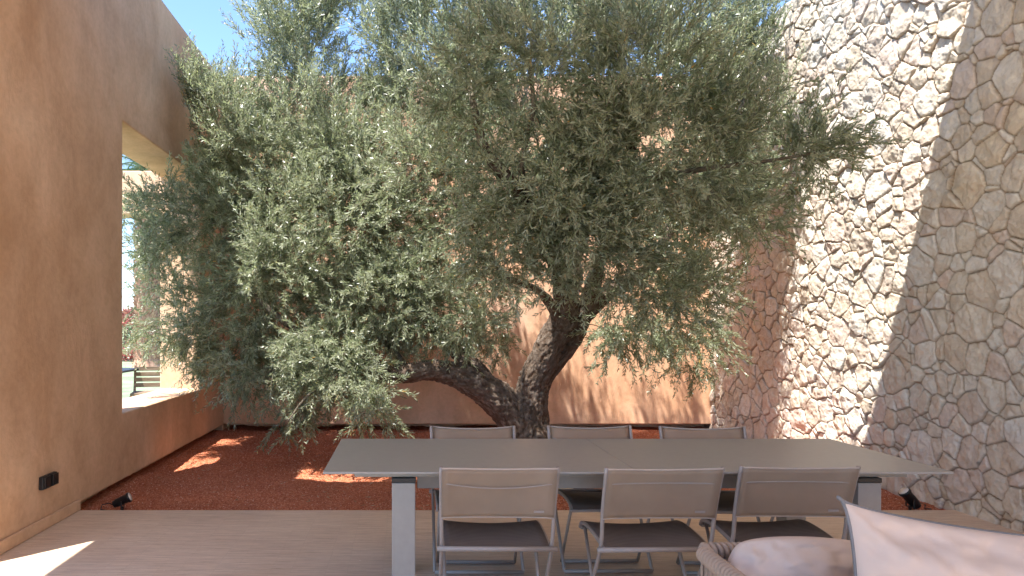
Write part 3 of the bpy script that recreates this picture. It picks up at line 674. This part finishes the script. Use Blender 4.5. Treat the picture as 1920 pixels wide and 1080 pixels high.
# ------------------------------------------------------------------ the garden beyond the window
gp = empty('garden_portal', (-5.5, 12, 0)); tag(gp, 'ochre plaster beam on pillars out in the garden beyond the window', 'portal')
b = MB(); b.box(-3.0, 2.6, -.25, .25, 3.35, 4.1); b.build('beam', M['stucco'], gp, bevel=.02)
for x0 in (-3.0, 2.0): b = MB(); b.box(x0, x0+.6, -.25, .25, -.12, 3.349); b.build('pillar', M['stucco'], gp, bevel=.02)
gt = empty('garden_table', (-5.1, 11.2, -.12)); tag(gt, 'thin dark metal table on the lawn seen through the window', 'table')
b = MB(); b.box(-.9, .62, -.4, .4, .80, .835); b.build('tabletop', M['black'], gt, bevel=.004)
for x in (-.8, .2, .5):
    for y in (-.3, .3): MB().tube([(x, y, 0), (x+.05, y, .8)], .012, 8).build('leg', M['black'], gt)
gc_ = empty('garden_chair', (-4.22, 11.3, -.12), .25); tag(gc_, 'slatted wooden chair beside the dark garden table', 'chair')
for k in range(4): b = MB(); b.box(-.28, .28, .20+.02*k, .222+.02*k, .52+.09*k, .59+.09*k); b.build('back_slat', M['wood'], gc_, bevel=.004)
b = MB(); b.box(-.28, .28, -.28, .19, .42, .46); b.build('seat', M['wood'], gc_, bevel=.004)
for x in (-.27, .27):
    MB().tube([(x, .19, 0), (x, .20, .45), (x, .29, .88)], .02, 8).build('leg', M['wood'], gc_); MB().tube([(x, -.25, 0), (x, -.25, .42)], .02, 8).build('leg', M['wood'], gc_)
pt = empty('palm_tree', (-9.25, 24.5, -.12)); tag(pt, 'palm with a thick shaggy brown trunk on the lawn', 'tree')
tm = MB(); tm.tube([(0, 0, 0), (0, 0, .4), (0, 0, 7)], [.55, .42, .36], 20)
for k in range(900):
    a = k*2.399; z = .1+k*.0077; r = .40
    p = Vector((math.cos(a)*r, math.sin(a)*r, z)); o_ = Vector((math.cos(a), math.sin(a), 0)); s_ = Vector((-math.sin(a), math.cos(a), 0))
    hh = random.uniform(.10, .2)
    tm.add([p-s_*.09, p+s_*.09, p+o_*random.uniform(.06, .16)+Vector((random.uniform(-.05, .05), 0, hh)), p+o_*.02+Vector((0, 0, -.1))], [(0, 1, 2), (1, 0, 3), (0, 2, 3), (1, 3, 2)])
tm.build('trunk', M['palm'], pt)
O = []; D = []; Ls = []
fd = MB(); LV = []
for k in range(46):
    a = k*2.399; el = random.uniform(-.3, 1.3); prev = None
    pts = [Vector((math.cos(a)*math.cos(el)*t*2.8, math.sin(a)*math.cos(el)*t*2.8, 7+math.sin(el)*t*2.2-1.6*t*t)) for t in [i/9 for i in range(10)]]
    fd.tube(pts, .02, 4)
    for i in range(1, 10):
        s_ = Vector((-math.sin(a), math.cos(a), 0))
        for q in range(4):
            c_ = pts[i-1].lerp(pts[i], q/4)
            for sg in (-1, 1):
                e = c_+s_*sg*.45*(1-.5*i/10)+(pts[i]-pts[i-1])*.9+Vector((0, 0, -.15)); fd.add([c_, c_+(pts[i]-pts[i-1])*.12, e], [(0, 1, 2)])
fd.build('crown', M['hedge_leaf'], pt)
def hedge(name, loc, sx, sy, h, mat, lab, cat, seed, n=2600, big=.12):
    rs = np.random.RandomState(seed); e = empty(name, loc); tag(e, lab, cat)
    p = rs.uniform(-1, 1, (n, 3)); p = np.sign(p)*np.abs(p)**.5; O = np.stack([p[:, 0]*sx, p[:, 1]*sy, (p[:, 2]*.5+.5)*h*(1+.12*np.sin(p[:, 0]*7+seed))], 1); D = rs.normal(0, 1, (n, 3)); D[:, 2] += .5; D /= np.linalg.norm(D, axis=1)[:, None]
    sprays(O, D, rs.uniform(.2, .5, n), e, mat, M['twig'], 'foliage', (big*.7, big), (big*.22, big*.3), .05, .1, seed=seed, npair=5, stems=False)
    MB().tube([(0, 0, 0), (0, 0, h*.7)], .06, 8).build('stem', M['wood'], e)
hedge('flowering_shrub', (-12.3, 30, -.12), 1.6, .9, 2.2, M['bloom'], 'red flowering shrub on the lawn left of the palm', 'shrub', 4)
hedge('hedge', (-14, 44, -.12), 12, 1.5, 1.9, M['hedge_leaf'], 'long low green hedge across the far end of the lawn', 'hedge', 9, 6000, .2)
